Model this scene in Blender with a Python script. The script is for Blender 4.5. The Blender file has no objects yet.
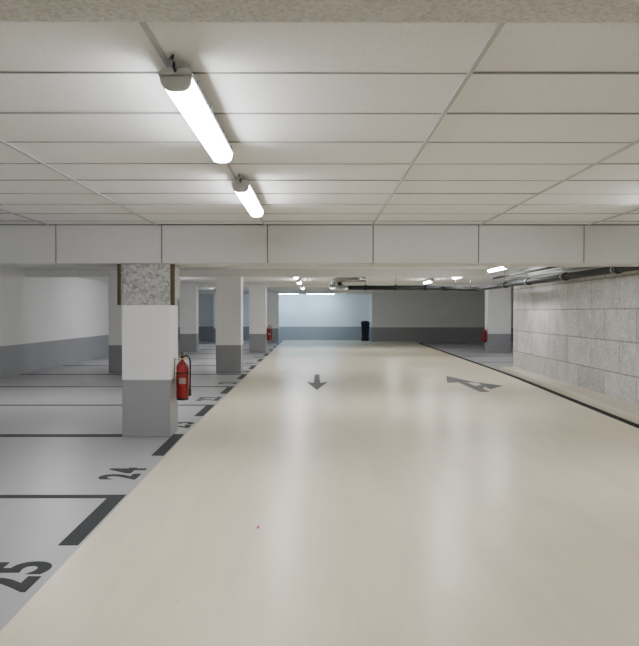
import bpy, bmesh, math, random
from mathutils import Vector, Matrix
random.seed(7)
CH = 1.45   # camera height
CZ = 2.45   # ceiling height
S = bpy.context.scene
COL = S.collection

# ------------------------------------------------------------------ materials
def new_mat(name):
    m = bpy.data.materials.new(name); m.use_nodes = True
    nt = m.node_tree
    return m, nt, nt.nodes['Principled BSDF']

def N(nt, t, **kw):
    n = nt.nodes.new(t)
    for k, v in kw.items(): setattr(n, k, v)
    return n

def noise(nt, scale, detail=4, rough=.55, vec=None, dist=0):
    n = N(nt, 'ShaderNodeTexNoise'); n.inputs['Scale'].default_value = scale
    n.inputs['Detail'].default_value = detail; n.inputs['Roughness'].default_value = rough
    n.inputs['Distortion'].default_value = dist
    nt.links.new(vec if vec else pos(nt), n.inputs['Vector'])
    return n.outputs['Fac']

def pos(nt):
    for n in nt.nodes:
        if n.bl_idname == 'ShaderNodeNewGeometry': return n.outputs['Position']
    return N(nt, 'ShaderNodeNewGeometry').outputs['Position']

def ramp(nt, fac, stops):
    r = N(nt, 'ShaderNodeValToRGB')
    while len(r.color_ramp.elements) < len(stops): r.color_ramp.elements.new(.5)
    for e, (p, c) in zip(r.color_ramp.elements, stops):
        e.position = p
        e.color = (c, c, c, 1) if isinstance(c, (int, float)) else (*c, 1)
    nt.links.new(fac, r.inputs[0]); return r.outputs['Color']

def mix(nt, fac, a, b, mode='MIX'):
    m = N(nt, 'ShaderNodeMix', data_type='RGBA', blend_type=mode)
    for sock, v in ((m.inputs[0], fac), (m.inputs[6], a), (m.inputs[7], b)):
        if hasattr(v, 'is_linked'): nt.links.new(v, sock)
        elif isinstance(v, tuple): sock.default_value = (*v, 1)
        else: sock.default_value = v
    return m.outputs[2]

def bump(nt, bsdf, h, strength=.3, dist=.01):
    b = N(nt, 'ShaderNodeBump'); b.inputs['Strength'].default_value = strength
    b.inputs['Distance'].default_value = dist
    nt.links.new(h, b.inputs['Height']); nt.links.new(b.outputs[0], bsdf.inputs['Normal'])

def plain(name, col, rough=.5, metal=0, var=.06, spec=.5):
    m, nt, b = new_mat(name)
    f = noise(nt, 9, 3)
    c = mix(nt, f, tuple(x*(1-var) for x in col), tuple(min(1, x*(1+var)) for x in col))
    nt.links.new(c, b.inputs['Base Color'])
    b.inputs['Roughness'].default_value = rough; b.inputs['Metallic'].default_value = metal
    b.inputs['Specular IOR Level'].default_value = spec
    return m

def mathn(nt, op, a, b=None):
    n = N(nt, 'ShaderNodeMath', operation=op)
    for s, v in zip(n.inputs, (a, b)):
        if v is None: continue
        if hasattr(v, 'is_linked'): nt.links.new(v, s)
        else: s.default_value = v
    return n.outputs[0]

# white painted plaster with grey protective band
def banded(name, white, grey, h, rough=.55):
    m, nt, b = new_mat(name)
    sep = N(nt, 'ShaderNodeSeparateXYZ'); nt.links.new(pos(nt), sep.inputs[0])
    f = mathn(nt, 'GREATER_THAN', sep.outputs['Z'], h)
    n1 = noise(nt, 1.3, 5); n2 = noise(nt, 60, 2)
    w = mix(nt, ramp(nt, n1, [(.3, 0.), (.7, 1.)]), tuple(x*.95 for x in white), white)
    g = mix(nt, n1, tuple(x*.93 for x in grey), tuple(x*1.07 for x in grey))
    nt.links.new(mix(nt, f, g, w), b.inputs['Base Color'])
    r = mathn(nt, 'MULTIPLY_ADD', f, .2); r.node.inputs[2].default_value = rough-.1
    nt.links.new(r, b.inputs['Roughness'])
    bump(nt, b, n2, .12, .004)
    return m

M_wall = banded('painted_wall', (.82, .82, .815), (.30, .303, .315), .70)
M_col = banded('painted_column', (.86, .86, .855), (.29, .293, .305), .665)

def m_tile():
    m, nt, b = new_mat('mineral_fibre_tile')
    n = noise(nt, 120, 3, .7); n2 = noise(nt, 1.1, 3)
    sp = ramp(nt, n, [(.36, .84), (.46, 1.)])
    c = mix(nt, n2, (.775, .775, .76), (.83, .83, .815))
    c = mix(nt, 1., c, sp, 'MULTIPLY')
    nt.links.new(c, b.inputs['Base Color']); b.inputs['Roughness'].default_value = .95
    b.inputs['Specular IOR Level'].default_value = .1
    bump(nt, b, n, .4, .004); return m
M_tile = m_tile()
M_tbar = plain('ceiling_tbar', (.42, .42, .42), .5)
M_tbar2 = plain('ceiling_cross_bar', (.34, .34, .335), .7)
M_dark = plain('shadow_gap', (.12, .12, .12), .9)
M_ceil2 = plain('painted_ceiling', (.79, .79, .775), .9, var=.03)
M_beampanel = plain('beam_panel', (.63, .63, .625), .85, var=.03)

def m_rough(name, c1, c2, sc, bs=.5):
    m, nt, b = new_mat(name)
    v = N(nt, 'ShaderNodeTexVoronoi'); v.inputs['Scale'].default_value = sc
    nt.links.new(pos(nt), v.inputs['Vector'])
    n = noise(nt, sc*.6, 5, .7)
    f = mix(nt, .5, v.outputs['Color'], n)
    f2 = N(nt, 'ShaderNodeRGBToBW'); nt.links.new(f, f2.inputs[0])
    nt.links.new(ramp(nt, f2.outputs[0], [(.3, c1), (.62, c2)]), b.inputs['Base Color'])
    b.inputs['Roughness'].default_value = .9
    bump(nt, b, n, bs, .01); return m
M_agg = m_rough('exposed_aggregate_concrete', (.27, .27, .27), (.52, .52, .51), 30)
M_render = m_rough('rough_render', (.56, .555, .54), (.72, .715, .70), 130, .6)
M_brown = plain('formwork_strip', (.09, .07, .035), .7)

def m_floor(name, c1, c2, cream):
    m, nt, b = new_mat(name)
    n1 = noise(nt, .55, 5, .6); n3 = noise(nt, 160, 2)
    c = mix(nt, ramp(nt, n1, [(.3, 0.), (.7, 1.)]), c1, c2)
    sp = ramp(nt, n3, [(.30, .8), (.38, 1.)])
    c = mix(nt, .4, c, sp, 'MULTIPLY')
    if cream:
        mp = N(nt, 'ShaderNodeMapping'); mp.inputs['Scale'].default_value = (2.6, .33, 1)
        mp.inputs['Rotation'].default_value = (0, 0, .06)
        nt.links.new(pos(nt), mp.inputs[0])
        t = noise(nt, 1.6, 6, .65, mp.outputs[0], .4)
        c = mix(nt, .45, c, ramp(nt, t, [(.32, .80), (.55, 1.)]), 'MULTIPLY')
        # small sparse scuff specks
        mp2 = N(nt, 'ShaderNodeMapping'); mp2.inputs['Scale'].default_value = (1.5, .8, 1)
        nt.links.new(pos(nt), mp2.inputs[0])
        t2 = noise(nt, 30, 6, .7, mp2.outputs[0], .3)
        t3 = ramp(nt, noise(nt, 1.1, 6, .7), [(.48, 0.), (.62, 1.)])
        c = mix(nt, mathn(nt, 'MULTIPLY', t3, .8), c, ramp(nt, t2, [(.33, .50), (.39, 1.)]), 'MULTIPLY')
    nt.links.new(c, b.inputs['Base Color'])
    n5 = noise(nt, 5, 6, .65)
    nt.links.new(ramp(nt, n5, [(.32, .285 if cream else .35), (.66, .315 if cream else .38)]), b.inputs['Roughness'])
    b.inputs['Specular IOR Level'].default_value = .42
    bump(nt, b, noise(nt, 14, 5, .6), .10, .006)
    return m
M_road = m_floor('cream_epoxy_floor', (.71, .63, .475), (.775, .69, .525), True)
M_bay = m_floor('grey_epoxy_floor', (.35, .35, .365), (.385, .385, .40), False)
M_kerb = m_floor('cream_kerb_paint', (.62, .565, .445), (.68, .615, .49), False)
M_line = plain('dark_marking_paint', (.035, .037, .04), .65, var=.2, spec=.2)
M_arrow = plain('grey_arrow_paint', (.10, .105, .10), .65, var=.35, spec=.2)
M_channel = plain('black_channel', (.015, .015, .016), .8, spec=.2)

def m_block():
    m, nt, b = new_mat('concrete_block_wall')
    sep = N(nt, 'ShaderNodeSeparateXYZ'); nt.links.new(pos(nt), sep.inputs[0])
    cmb = N(nt, 'ShaderNodeCombineXYZ')
    nt.links.new(sep.outputs['Y'], cmb.inputs[0]); nt.links.new(sep.outputs['Z'], cmb.inputs[1])
    br = N(nt, 'ShaderNodeTexBrick'); nt.links.new(cmb.outputs[0], br.inputs['Vector'])
    br.inputs['Scale'].default_value = 1
    br.inputs['Brick Width'].default_value = 1.25; br.inputs['Row Height'].default_value = .5
    br.inputs['Mortar Size'].default_value = .012; br.inputs['Mortar Smooth'].default_value = .3
    br.inputs['Color1'].default_value = (.48, .478, .465, 1); br.inputs['Color2'].default_value = (.64, .637, .62, 1)
    br.inputs['Mortar'].default_value = (.29, .29, .285, 1)
    n = noise(nt, 22, 7, .75); n2 = noise(nt, 3, 5, .7)
    c = mix(nt, .9, br.outputs['Color'], ramp(nt, n, [(.36, .64), (.56, 1.1)]), 'MULTIPLY')
    c = mix(nt, .7, c, ramp(nt, n2, [(.35, .72), (.6, 1.)]), 'MULTIPLY')
    nt.links.new(c, b.inputs['Base Color']); b.inputs['Roughness'].default_value = .95
    bump(nt, b, n, .6, .014); return m
M_block = m_block()
M_red = plain('extinguisher_red', (.26, .008, .012), .3)
M_black = plain('black_rubber', (.015, .015, .016), .5)
M_white = plain('label_white', (.30, .25, .24), .5)
M_metal = plain('galvanised_metal', (.36, .38, .39), .35, 1)
M_brass = plain('brass', (.6, .42, .15), .3, 1)
M_pipe = plain('dark_pipe', (.018, .019, .021), .6, spec=.2)
M_house = plain('lamp_housing', (.62, .63, .64), .5)
M_bin = plain('bin_plastic', (.02, .022, .03), .6, spec=.2)
M_pink = plain('pink_paper', (.5, .03, .25), .6)

def emis(name, col, s):
    m, nt, b = new_mat(name)
    b.inputs['Base Color'].default_value = (.9, .9, .9, 1)
    b.inputs['Emission Color'].default_value = (*col, 1)
    b.inputs['Emission Strength'].default_value = s
    return m
M_glow = emis('lamp_diffuser', (.965, .98, 1.), 62)
M_daylight_fill = emis('added_daylight_glow', (.50, .74, 1.), 62)  # added blue glow standing in for daylight on the back wall

# ------------------------------------------------------------------ mesh helpers
class B:
    def __init__(s, name, mats, smooth=False):
        s.bm = bmesh.new(); s.name = name; s.mats = mats; s.smooth = smooth
    def box(s, x0, x1, y0, y1, z0, z1, mi=0, bev=0, M=None):
        r = bmesh.ops.create_cube(s.bm, size=1)
        vs = r['verts']
        for v in vs:
            v.co = Vector(((x0+x1)/2+v.co.x*(x1-x0), (y0+y1)/2+v.co.y*(y1-y0), (z0+z1)/2+v.co.z*(z1-z0)))
        fs = set(f for v in vs for f in v.link_faces)
        for f in fs: f.material_index = mi
        if bev:
            es = list(set(e for f in fs for e in f.edges))
            r2 = bmesh.ops.bevel(s.bm, geom=es, offset=bev, segments=2, affect='EDGES', profile=.6)
            for f in r2['faces']: f.material_index = mi
        return s
    def prism(s, pts, z0, z1, mi=0):
        a = [s.bm.verts.new((x, y, z0)) for x, y in pts]; t = [s.bm.verts.new((x, y, z1)) for x, y in pts]
        n = len(pts)
        fs = [s.bm.faces.new(t), s.bm.faces.new(a[::-1])]
        for i in range(n): fs.append(s.bm.faces.new((a[i], a[(i+1) % n], t[(i+1) % n], t[i])))
        for f in fs: f.material_index = mi
        bmesh.ops.recalc_face_normals(s.bm, faces=fs); return s
    def lathe(s, prof, cx, cy, seg=28, mi=0, cz=0):
        rings = []
        for r, z in prof:
            rings.append([s.bm.verts.new((cx+max(r, 1e-4)*math.cos(2*math.pi*i/seg), cy+max(r, 1e-4)*math.sin(2*math.pi*i/seg), z+cz)) for i in range(seg)])
        fs = []
        for a, b in zip(rings, rings[1:]):
            for i in range(seg):
                fs.append(s.bm.faces.new((a[i], a[(i+1) % seg], b[(i+1) % seg], b[i])))
        fs.append(s.bm.faces.new(rings[0][::-1])); fs.append(s.bm.faces.new(rings[-1]))
        for f in fs: f.material_index = mi; f.smooth = True
        return s
    def tube(s, pts, r, seg=12, mi=0):
        pts = [Vector(p) for p in pts]; rings = []
        up = Vector((0, 0, 1))
        for i, p in enumerate(pts):
            t = (pts[min(i+1, len(pts)-1)] - pts[max(i-1, 0)]).normalized()
            u = up if abs(t.dot(up)) < .95 else Vector((1, 0, 0))
            a = t.cross(u).normalized(); b = t.cross(a).normalized()
            rings.append([s.bm.verts.new(p + r*(math.cos(2*math.pi*k/seg)*a + math.sin(2*math.pi*k/seg)*b)) for k in range(seg)])
        for j in range(1, len(rings)):
            best = min(range(seg), key=lambda o: (rings[j][o].co-pts[j]-(rings[j-1][0].co-pts[j-1])).length)
            rings[j] = rings[j][best:]+rings[j][:best]
        fs = []
        for a, b in zip(rings, rings[1:]):
            for i in range(seg): fs.append(s.bm.faces.new((a[i], a[(i+1) % seg], b[(i+1) % seg], b[i])))
        fs.append(s.bm.faces.new(rings[0][::-1])); fs.append(s.bm.faces.new(rings[-1]))
        for f in fs: f.material_index = mi; f.smooth = True
        bmesh.ops.recalc_face_normals(s.bm, faces=fs); return s
    def done(s, loc=(0, 0, 0), rot=0):
        me = bpy.data.meshes.new(s.name); s.bm.to_mesh(me); s.bm.free()
        for m in s.mats: me.materials.append(m)
        o = bpy.data.objects.new(s.name, me); COL.objects.link(o)
        o.location = loc; o.rotation_euler = (0, 0, rot); return o

# ------------------------------------------------------------------ room shell
YB, YF = -4.0, 37.5
XL, XR, XFR = -6.9, 4.66, 10.5
def wallx(y): return 4.62+(y-9)*.0225 if y > 9 else 4.62
B('floor', [M_bay]).box(XL-.2, XFR+.2, YB-.2, YF+.2, -.2, 0).done()
B('wall_left', [M_wall]).box(XL-.2, XL, YB, YF, 0, CZ).done()
B('wall_back', [M_wall]).box(XL, 2.67, YF, YF+.2, 0, CZ).done()
B('wall_back_right', [M_wall]).box(2.67, XFR, 35.6, YF, 0, CZ).done()
B('wall_behind_camera', [M_wall]).box(XL, 4.62, YB-.2, YB, 0, CZ).done()
B('wall_right', [M_block]).prism([(wallx(YB), YB), (wallx(9), 9), (wallx(17.9), 17.9), (5.12, 17.9), (5.12, YB)], 0, CZ).done()
B('wall_right_return', [M_wall]).box(5.12, XFR, 17.7, 17.9, 0, CZ).done()
B('wall_far_right', [M_wall]).box(XFR, XFR+.2, 17.7, 35.6, 0, CZ).done()

# ceiling: slab above + tiles
B('ceiling', [M_dark]).box(XL-.2, XFR+.2, YB-.2, YF+.2, CZ+.03, CZ+.25).done()
B('ceiling_panel_rear', [M_ceil2]).box(XL, XFR, 8.98, YF, CZ, CZ+.03).done()
tb = B('ceiling_tiles', [M_tile, M_tbar, M_tbar2])
xs = [.64+1.243*k for k in range(-7, 5)]
rows = [3.08+.625*k for k in range(-12, 10)]
for i in range(len(xs)-1):
    for j in range(len(rows)-1):
        x0, x1 = max(xs[i], XL)+.008, min(xs[i+1], XR)-.008
        y0, y1 = rows[j]+.003, min(rows[j+1], 8.4)-.003
        if x1-x0 < .1 or y1-y0 < .1 or rows[j] < YB: continue
        dz = random.uniform(-.001, .001)
        a, c = random.uniform(-.008, .008), random.uniform(-.0015, .0015)
        r = bmesh.ops.create_cube(tb.bm, size=1)
        for v in r['verts']:
            lx, ly = v.co.x, v.co.y
            v.co = Vector(((x0+x1)/2+lx*(x1-x0), (y0+y1)/2+ly*(y1-y0), CZ+.013+v.co.z*.014+dz+a*ly*.6+c*lx))
for x in xs:
    if XL < x < XR: tb.box(x-.010, x+.010, YB, 8.4, CZ-.004, CZ+.02, 1)
for y in rows:
    if YB < y < 8.38: tb.box(XL, 4.62, y-.0035, y+.0035, CZ-.0005, CZ+.02, 2)
tb.done()

# main downstand beam clad with panels
bm_ = B('beam_front', [M_beampanel, M_dark])
bm_.box(XL, XR, 8.405, 8.98, 2.018, CZ+.02, 1)
bx = [.644+1.213*k for k in range(-7, 5)]
for i in range(len(bx)-1):
    x0, x1 = max(bx[i], XL)+.006, min(bx[i+1], XR)-.006
    if x1-x0 < .1: continue
    bm_.box(x0, x1, 8.39, 8.405, 2.013, CZ-.006, 0, .002)
    bm_.box(x0, x1, 8.405, 8.985, 2.008, 2.018, 0)
bm_.box(XL, XR, 8.98, 8.99, 2.01, CZ, 0)
bm_.done()
B('beam_overhead', [M_render]).box(XL, 4.62, .95, 1.42, CH+.56, CZ+.02).done()
B('beam_middle', [M_ceil2]).box(XL, 4.85, 17.3, 17.7, 2.29, CZ+.01).done()
B('beam_rear', [M_ceil2]).box(XL, XFR, 26.25, 26.8, 2.37, CZ+.01).done()
B('beam_end', [M_ceil2]).box(XL, XFR, 34.9, 35.4, 2.33, CZ+.01).done()

# ------------------------------------------------------------------ lane, kerb
def edgeX(y):
    pts = [(YB, -1.40), (3.3, -1.437), (8.7, -1.557), (36.5, -1.70), (40, -1.72)]
    for (a, xa), (b, xb) in zip(pts, pts[1:]):
        if y <= b: return xa+(xb-xa)*(y-a)/(b-a)
    return pts[-1][1]
def redge(y):
    pts = [(YB, 3.55), (9.13, 4.02), (16.3, 4.37), (18, 4.42), (34, 4.72), (40, 4.8)]
    for (a, xa), (b, xb) in zip(pts, pts[1:]):
        if y <= b: return xa+(xb-xa)*(y-a)/(b-a)
    return pts[-1][1]
ys = [YB, 3.3, 8.7, 16.3, 18, 34, 35.59]
lane = [(edgeX(y), y) for y in ys] + [(edgeX(YF), YF-.01), (2.66, YF-.01), (2.66, 35.59)] + [(redge(y)-.021, y) for y in ys[::-1]]
B('driving_lane', [M_road]).prism(lane, 0, .002).done()
ky = [YB, 9.13, 16.3, 17.9]
B('kerb_right', [M_kerb]).prism([(redge(y)+.10, y) for y in ky]+[(wallx(17.9), 17.9), (wallx(9), 9), (wallx(YB), YB)], 0, .11).done()
B('drain_channel', [M_channel]).prism([(redge(y)-.02, y) for y in [YB, 9.13, 16.3, 18, 34]]+[(redge(y)+.10, y) for y in [34, 18, 16.3, 9.13, YB]], .0, .006).done()

# ------------------------------------------------------------------ bay markings
seps = [2.92, 5.72, 8.55] + [8.55+2.8*k for k in range(1, 11)]
mk = B('parking_bay_markings', [M_line])
for i, y in enumerate(seps):
    w = .05 if i != 2 else .09
    if y > 8.3 and y < 9.0:
        mk.box(XL+.02, -2.27, y-w, y+w, 0, .003)
    else:
        mk.box(XL+.02, edgeX(y)-.02, y-w, y+w, 0, .003)
    L = 1.2
    mk.prism([(edgeX(y-L)-.02, y-L), (edgeX(y+w)-.02, y+w), (edgeX(y+w)-.145, y+w), (edgeX(y-L)-.145, y-L)], 0, .0035)
for y in (21.0, 23.8, 29.4, 32.2):
    mk.box(redge(y)+.15, XFR-.1, y-.05, y+.05, 0, .003)
mk.box(redge(34)+.1, 7.0, 33.9, 34.3, 0, .003)
mk.done()

def number(txt, x, y, size=.45):
    cu = bpy.data.curves.new('parking_bay_number', 'FONT'); cu.body = txt; cu.size = size
    cu.offset = .016; cu.extrude = .0008; cu.align_x = 'CENTER'; cu.align_y = 'CENTER'; cu.space_character = 1.12
    o = bpy.data.objects.new('tmp', cu); COL.objects.link(o)
    bpy.context.view_layer.update()
    me = bpy.data.meshes.new_from_object(o.evaluated_get(bpy.context.evaluated_depsgraph_get()))
    bpy.data.objects.remove(o)
    me.materials.clear(); me.materials.append(M_line)
    ob = bpy.data.objects.new('parking_bay_number', me); COL.objects.link(ob)
    ob.location = (x, y, .0012); ob.rotation_euler = (0, 0, math.radians(90))
num = 25
for y in seps[:-1]:
    number(str(num), edgeX(y+1)-.21, y+.82 if num < 25 else 4.0, .45 if num > 23 else .50)
    num -= 1

# arrows
ar = B('road_arrow', [M_arrow])
ar.prism([(-.055, 16.9), (-.065, 14.9), (-.22, 15.1), (.0, 13.5), (.22, 15.1), (.065, 14.9), (.055, 16.9)][::-1], .002, .004).done()
a2 = B('road_arrow', [M_arrow])
a2.prism([(2.96, 13.2), (3.14, 13.2), (3.08, 15.0), (3.30, 14.8), (2.93, 16.5), (2.66, 14.9), (2.90, 15.0)], .002, .004)
a2.prism([(3.10, 13.65), (3.25, 14.1), (3.25, 13.65), (3.66, 14.3), (3.30, 15.0), (3.27, 14.5), (3.10, 14.25)], .002, .0042)
a2.done()

# ------------------------------------------------------------------ columns
def column(x0, x1, y0, y1, top, name='concrete_column', cap=False):
    b = B(name, [M_col, M_agg, M_brown, M_white])
    if not cap:
        b.box(x0, x1, y0, y1, 0, top, 0, .012)
    else:
        b.box(x0, x1, y0, y1, 0, 1.53, 0, .012)
        b.box(x0+.02, x1-.005, y0+.005, y1, 1.51, top, 1)
        b.box(x0-.055, x0-.015, y0+.02, y1, 1.53, top, 2)
        b.box(x0-.015, x0+.02, y0+.03, y1, 1.53, top, 1)
        b.box(x1-.005, x1+.04, y0+.05, y0+.10, 1.53, top, 2)
        b.box(x1-.005, x1+.03, y0+.10, y1-.03, 1.60, top, 1)
    return b.done()
column(-2.26, -1.70, 8.45, 8.93, 2.008, cap=True)
column(-2.40, -1.80, 17.3, 17.8, 2.29)
column(-2.44, -1.84, 26.25, 26.75, 2.37)
column(-2.44, -1.84, 34.9, 35.4, 2.33)
column(-4.94, -4.30, 8.45, 8.93, 2.008)
column(-4.94, -4.34, 17.3, 17.8, 2.29)
column(-4.94, -4.34, 26.25, 26.75, 2.37)
column(-4.94, -4.34, 34.9, 35.4, 2.33)
column(6.16, 6.99, 26.25, 26.75, 2.37)

# ------------------------------------------------------------------ fluorescent lamps
def lamp(x, y0, L=1.45, glow=None, rot=0, top=CZ):
    b = B('fluorescent_ceiling_lamp', [M_house, glow or M_glow, M_metal, M_black])
    zt = -.035; zm = -.064; zb = -.120; w = .060
    prof = [(-w, zm)] + [(-w*math.cos(t)**.6 if math.cos(t) > 0 else w*abs(math.cos(t))**.6, zm+(zb-zm)*math.sin(t)**.8) for t in [math.pi*k/14 for k in range(1, 14)]] + [(w, zm)]
    def ext(prof, ya, yb, mi):
        a = [b.bm.verts.new((px, ya, pz)) for px, pz in prof]; c = [b.bm.verts.new((px, yb, pz)) for px, pz in prof]
        fs = [b.bm.faces.new(a), b.bm.faces.new(c[::-1])]
        n = len(prof)
        for i in range(n): fs.append(b.bm.faces.new((a[i], a[(i+1) % n], c[(i+1) % n], c[i])))
        for f in fs: f.material_index = mi
        bmesh.ops.recalc_face_normals(b.bm, faces=fs)
    ext(prof, .03, L-.03, 1)
    ext([(-w-.006, zm+.004), (-w-.006, zm+.014), (-w+.014, zt), (w-.014, zt), (w+.006, zm+.014), (w+.006, zm+.004), (w+.006, zm-.004), (-w-.006, zm-.004)], 0, L, 0)
    cap = [(px*1.03, pz if pz > zm-.001 else zm+(pz-zm)*1.02) for px, pz in prof]
    ext(cap, .0, .030, 0); ext(cap, L-.030, L, 0)
    for yy in (.14, .5, L-.5, L-.14):   # clips
        b.box(-w-.012, -w-.004, yy-.012, yy+.012, zm-.014, zm+.018, 2); b.box(w+.004, w+.012, yy-.012, yy+.012, zm-.014, zm+.018, 2)
    for yy in (.10, L-.10):   # suspension brackets and hooks
        b.box(-.018, .018, yy-.012, yy+.012, zt-.002, zt+.008, 2)
        b.tube([(0, yy, zt), (.0, yy, -.012), (.0, yy, .0)], .004, 8, 2)
    b.tube([(0, .01, zm+.015), (0, -.03, zm+.02), (.005, -.05, zm+.035), (-.005, -.045, -.015), (0, -.04, 0)], .006, 8, 3)
    b.tube([(-.012, -.035, -.002), (-.012, -.055, -.02), (.012, -.055, -.03), (.012, -.03, -.045), (0, .02, -.045)], .0035, 8, 2)
    return b.done((x, y0, top), rot)
for x, y in [(-.56, 2.90), (-.56, 5.36), (-.56, 10.6), (-.56, 18.15), (-.56, 21.8), (-.56, 27.1),
             (3.15, 5.3), (3.12, .2), (2.0, 10.4), (3.85, 14.8), (3.67, 18.1), (3.40, 21.5), (2.95, 27.1),
             (-4.3, 4.2), (-4.3, 11.2), (-4.3, 20.6), (-4.2, 30.3), (-.56, -1.5), (7.5, 22)]:
    lamp(x, y)
lamp(.9, 36.5, glow=M_daylight_fill, rot=math.pi/2)  # added fixture, stands in for bluish daylight in the end recess
lamp(-.9, 36.5, glow=M_daylight_fill, rot=math.pi/2)  # second added daylight stand-in, beside the first

# ------------------------------------------------------------------ fire extinguisher
def extinguisher(x, y, z):
    b = B('fire_extinguisher', [M_red, M_black, M_white, M_metal, M_brass])
    R = .075
    b.lathe([(.055, 0), (.07, .004), (.073, .03)], 0, 0, mi=1)
    b.lathe([(R-.004, .03), (R, .036), (R, .38), (R-.006, .41), (R-.022, .44), (.035, .462), (.024, .47), (.022, .485)], 0, 0, mi=0)
    vs = []
    for k in range(7):
        t = math.radians(-115+k*11)
        vs.append([b.bm.verts.new(((R+.001)*math.cos(t), (R+.001)*math.sin(t), z_)) for z_ in (.20, .27)])
    for k in range(6):
        f = b.bm.faces.new((vs[k][0], vs[k+1][0], vs[k+1][1], vs[k][1])); f.material_index = 2
    b.lathe([(.026, .483), (.026, .50), (.018, .502), (.018, .54), (.010, .55)], 0, 0, 16, mi=4)
    b.tube([(0, -.016, .518), (0, -.04, .518)], .018, 14, 1)
    b.box(-.012, .012, -.09, .03, .545, .555, 1, .002)
    b.box(-.012, .012, -.095, .02, .568, .576, 1, .002)
    b.box(-.008, .008, .005, .022, .545, .575, 3)
    b.tube([(.0, -.03, .56), (.02, -.03, .56), (.03, -.03, .55), (.022, -.03, .54)], .003, 8, 3)
    pts = [(.015, 0, .52), (.05, -.01, .535), (.085, -.02, .51), (.098, -.025, .45), (.097, -.03, .35), (.095, -.03, .22), (.093, -.03, .14)]
    b.tube(pts, .010, 10, 1)
    b.lathe([(.010, .06), (.018, .055), (.014, .14), (.010, .15)], .093, -.03, 12, 1)
    b.box(-.095, -.085, -.02, .02, .20, .50, 3)
    b.box(-.095, -.03, -.015, .015, .475, .485, 3)
    b.lathe([(R+.003, .32), (R+.003, .335)], 0, 0, mi=1)
    return b.done((x, y, z))
extinguisher(-1.603, 8.70, .40)
extinguisher(-1.743, 26.5, .42)
e = extinguisher(6.06, 26.35, .35); e.rotation_euler = (0, 0, math.pi)

# ------------------------------------------------------------------ pipes
p = B('service_pipe', [M_pipe, M_metal])
X = 4.30; Z = 2.065
p.tube([(4.615, 9.2, Z), (4.40, 9.2, Z), (4.33, 9.23, Z), (4.30, 9.3, Z), (X, 12, Z), (X, 15, Z), (X, 19.3, Z), (X-.03, 19.43, Z), (X-.12, 19.5, Z), (3.3, 19.5, Z+.02)], .055, 14, 0)
for y in (10.4, 12.6, 14.8, 16.6):
    p.tube([(X, y-.03, Z), (X, y+.03, Z)], .07, 14, 0)
    p.tube([(X, y+.15, Z+.04), (X, y+.15, CZ-.001)], .006, 6, 1)
    p.tube([(X, y+.14, Z), (X, y+.16, Z)], .062, 14, 1)
p.tube([(X+.16, 9.1, 2.19), (X+.16, 17.2, 2.19)], .035, 10, 1)
p.tube([(X-.15, 9.1, 2.24), (X-.15, 17.2, 2.24)], .022, 10, 0)
for x in (3.7, 4.1): p.tube([(x, 19.5, Z), (x, 19.5, CZ-.001)], .008, 6, 1)
p.done()
q = B('ventilation_pipe', [M_metal, M_pipe])
q.tube([(.62, 19.5, CZ-.001), (.62, 19.5, 2.30), (.60, 19.5, 2.2), (.68, 19.5, 2.12), (.85, 19.5, 2.10), (3.28, 19.5, 2.10)], .06, 14, 1)
q.tube([(.34, 19.4, 2.05), (.82, 19.4, 2.05)], .11, 16, 0)
q.tube([(.42, 19.4, 2.1), (.42, 19.4, 2.26), (.6, 19.4, 2.32), (1.3, 19.4, 2.32)], .075, 12, 0)
q.tube([(1.1, 19.4, 2.33), (1.1, 17.9, 2.36), (1.1, 17.82, 2.36)], .04, 12, 0)
for x in (1.3, 2.1, 2.9):
    q.tube([(x-.03, 19.5, 2.10), (x+.03, 19.5, 2.10)], .075, 14, 1)
    q.tube([(x, 19.5, 2.14), (x, 19.5, CZ-.001)], .010, 6, 0)
q.done()

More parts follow.
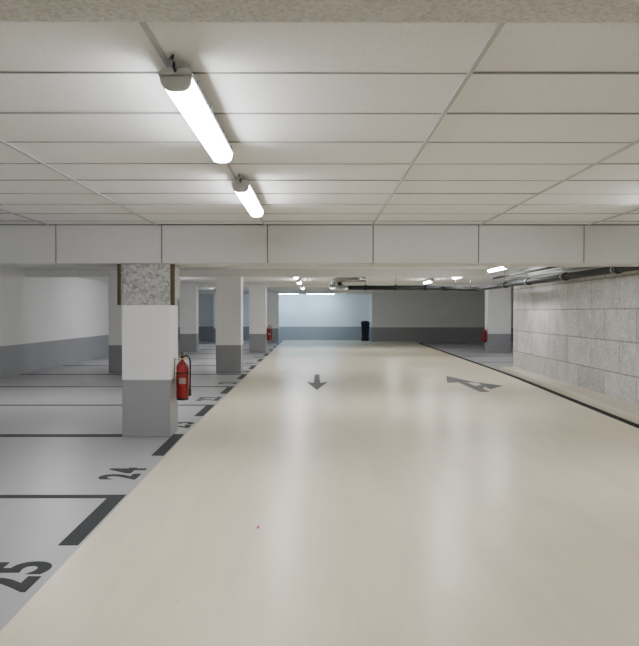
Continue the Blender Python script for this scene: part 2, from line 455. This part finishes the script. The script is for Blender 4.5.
# ------------------------------------------------------------------ bin and litter
w = B('waste_bin', [M_bin])
def taper(x, y, z0, z1, a, b_, mi=0):
    v0 = [w.bm.verts.new((x+sx*a, y+sy*a, z0)) for sx, sy in ((-1, -1), (1, -1), (1, 1), (-1, 1))]
    v1 = [w.bm.verts.new((x+sx*b_, y+sy*b_, z1)) for sx, sy in ((-1, -1), (1, -1), (1, 1), (-1, 1))]
    w.bm.faces.new(v0[::-1]); w.bm.faces.new(v1)
    for i in range(4): w.bm.faces.new((v0[i], v0[(i+1) % 4], v1[(i+1) % 4], v1[i]))
taper(2.42, 36.6, .0, .88, .15, .20)
w.box(2.20, 2.64, 36.38, 36.84, .88, .93, 0, .01); w.box(2.26, 2.58, 36.44, 36.80, .93, 1.0, 0, .02)
w.tube([(2.22, 36.86, .94), (2.62, 36.86, .94)], .018, 8, 0)
w.tube([(2.23, 36.74, .08), (2.27, 36.74, .08)], .08, 14, 0); w.tube([(2.57, 36.74, .08), (2.61, 36.74, .08)], .08, 14, 0)
w.done((0, 0, .002))
l = B('paper_litter', [M_pink])
vv = []
for i in range(5):
    for j in range(4):
        vv.append(l.bm.verts.new((-.407+i*.005+random.uniform(-.002, .002), 4.84+j*.022+random.uniform(-.002, .002), .003+random.uniform(0, .008))))
for i in range(4):
    for j in range(3):
        l.bm.faces.new((vv[i*4+j], vv[(i+1)*4+j], vv[(i+1)*4+j+1], vv[i*4+j+1]))
l.done()

# ------------------------------------------------------------------ world + camera
wd = bpy.data.worlds.new('world'); S.world = wd; wd.use_nodes = True
wd.node_tree.nodes['Background'].inputs[0].default_value = (.02, .02, .02, 1)
cam = bpy.data.cameras.new('camera'); co = bpy.data.objects.new('camera', cam); COL.objects.link(co)
cam.sensor_fit = 'HORIZONTAL'; cam.sensor_width = 36; cam.lens = 36*730/639
cam.clip_start = .05; cam.clip_end = 100
co.location = (0, 0, CH)
co.rotation_euler = (math.radians(90)-math.atan(11/730), 0, -math.atan(2.5/730))
S.camera = co
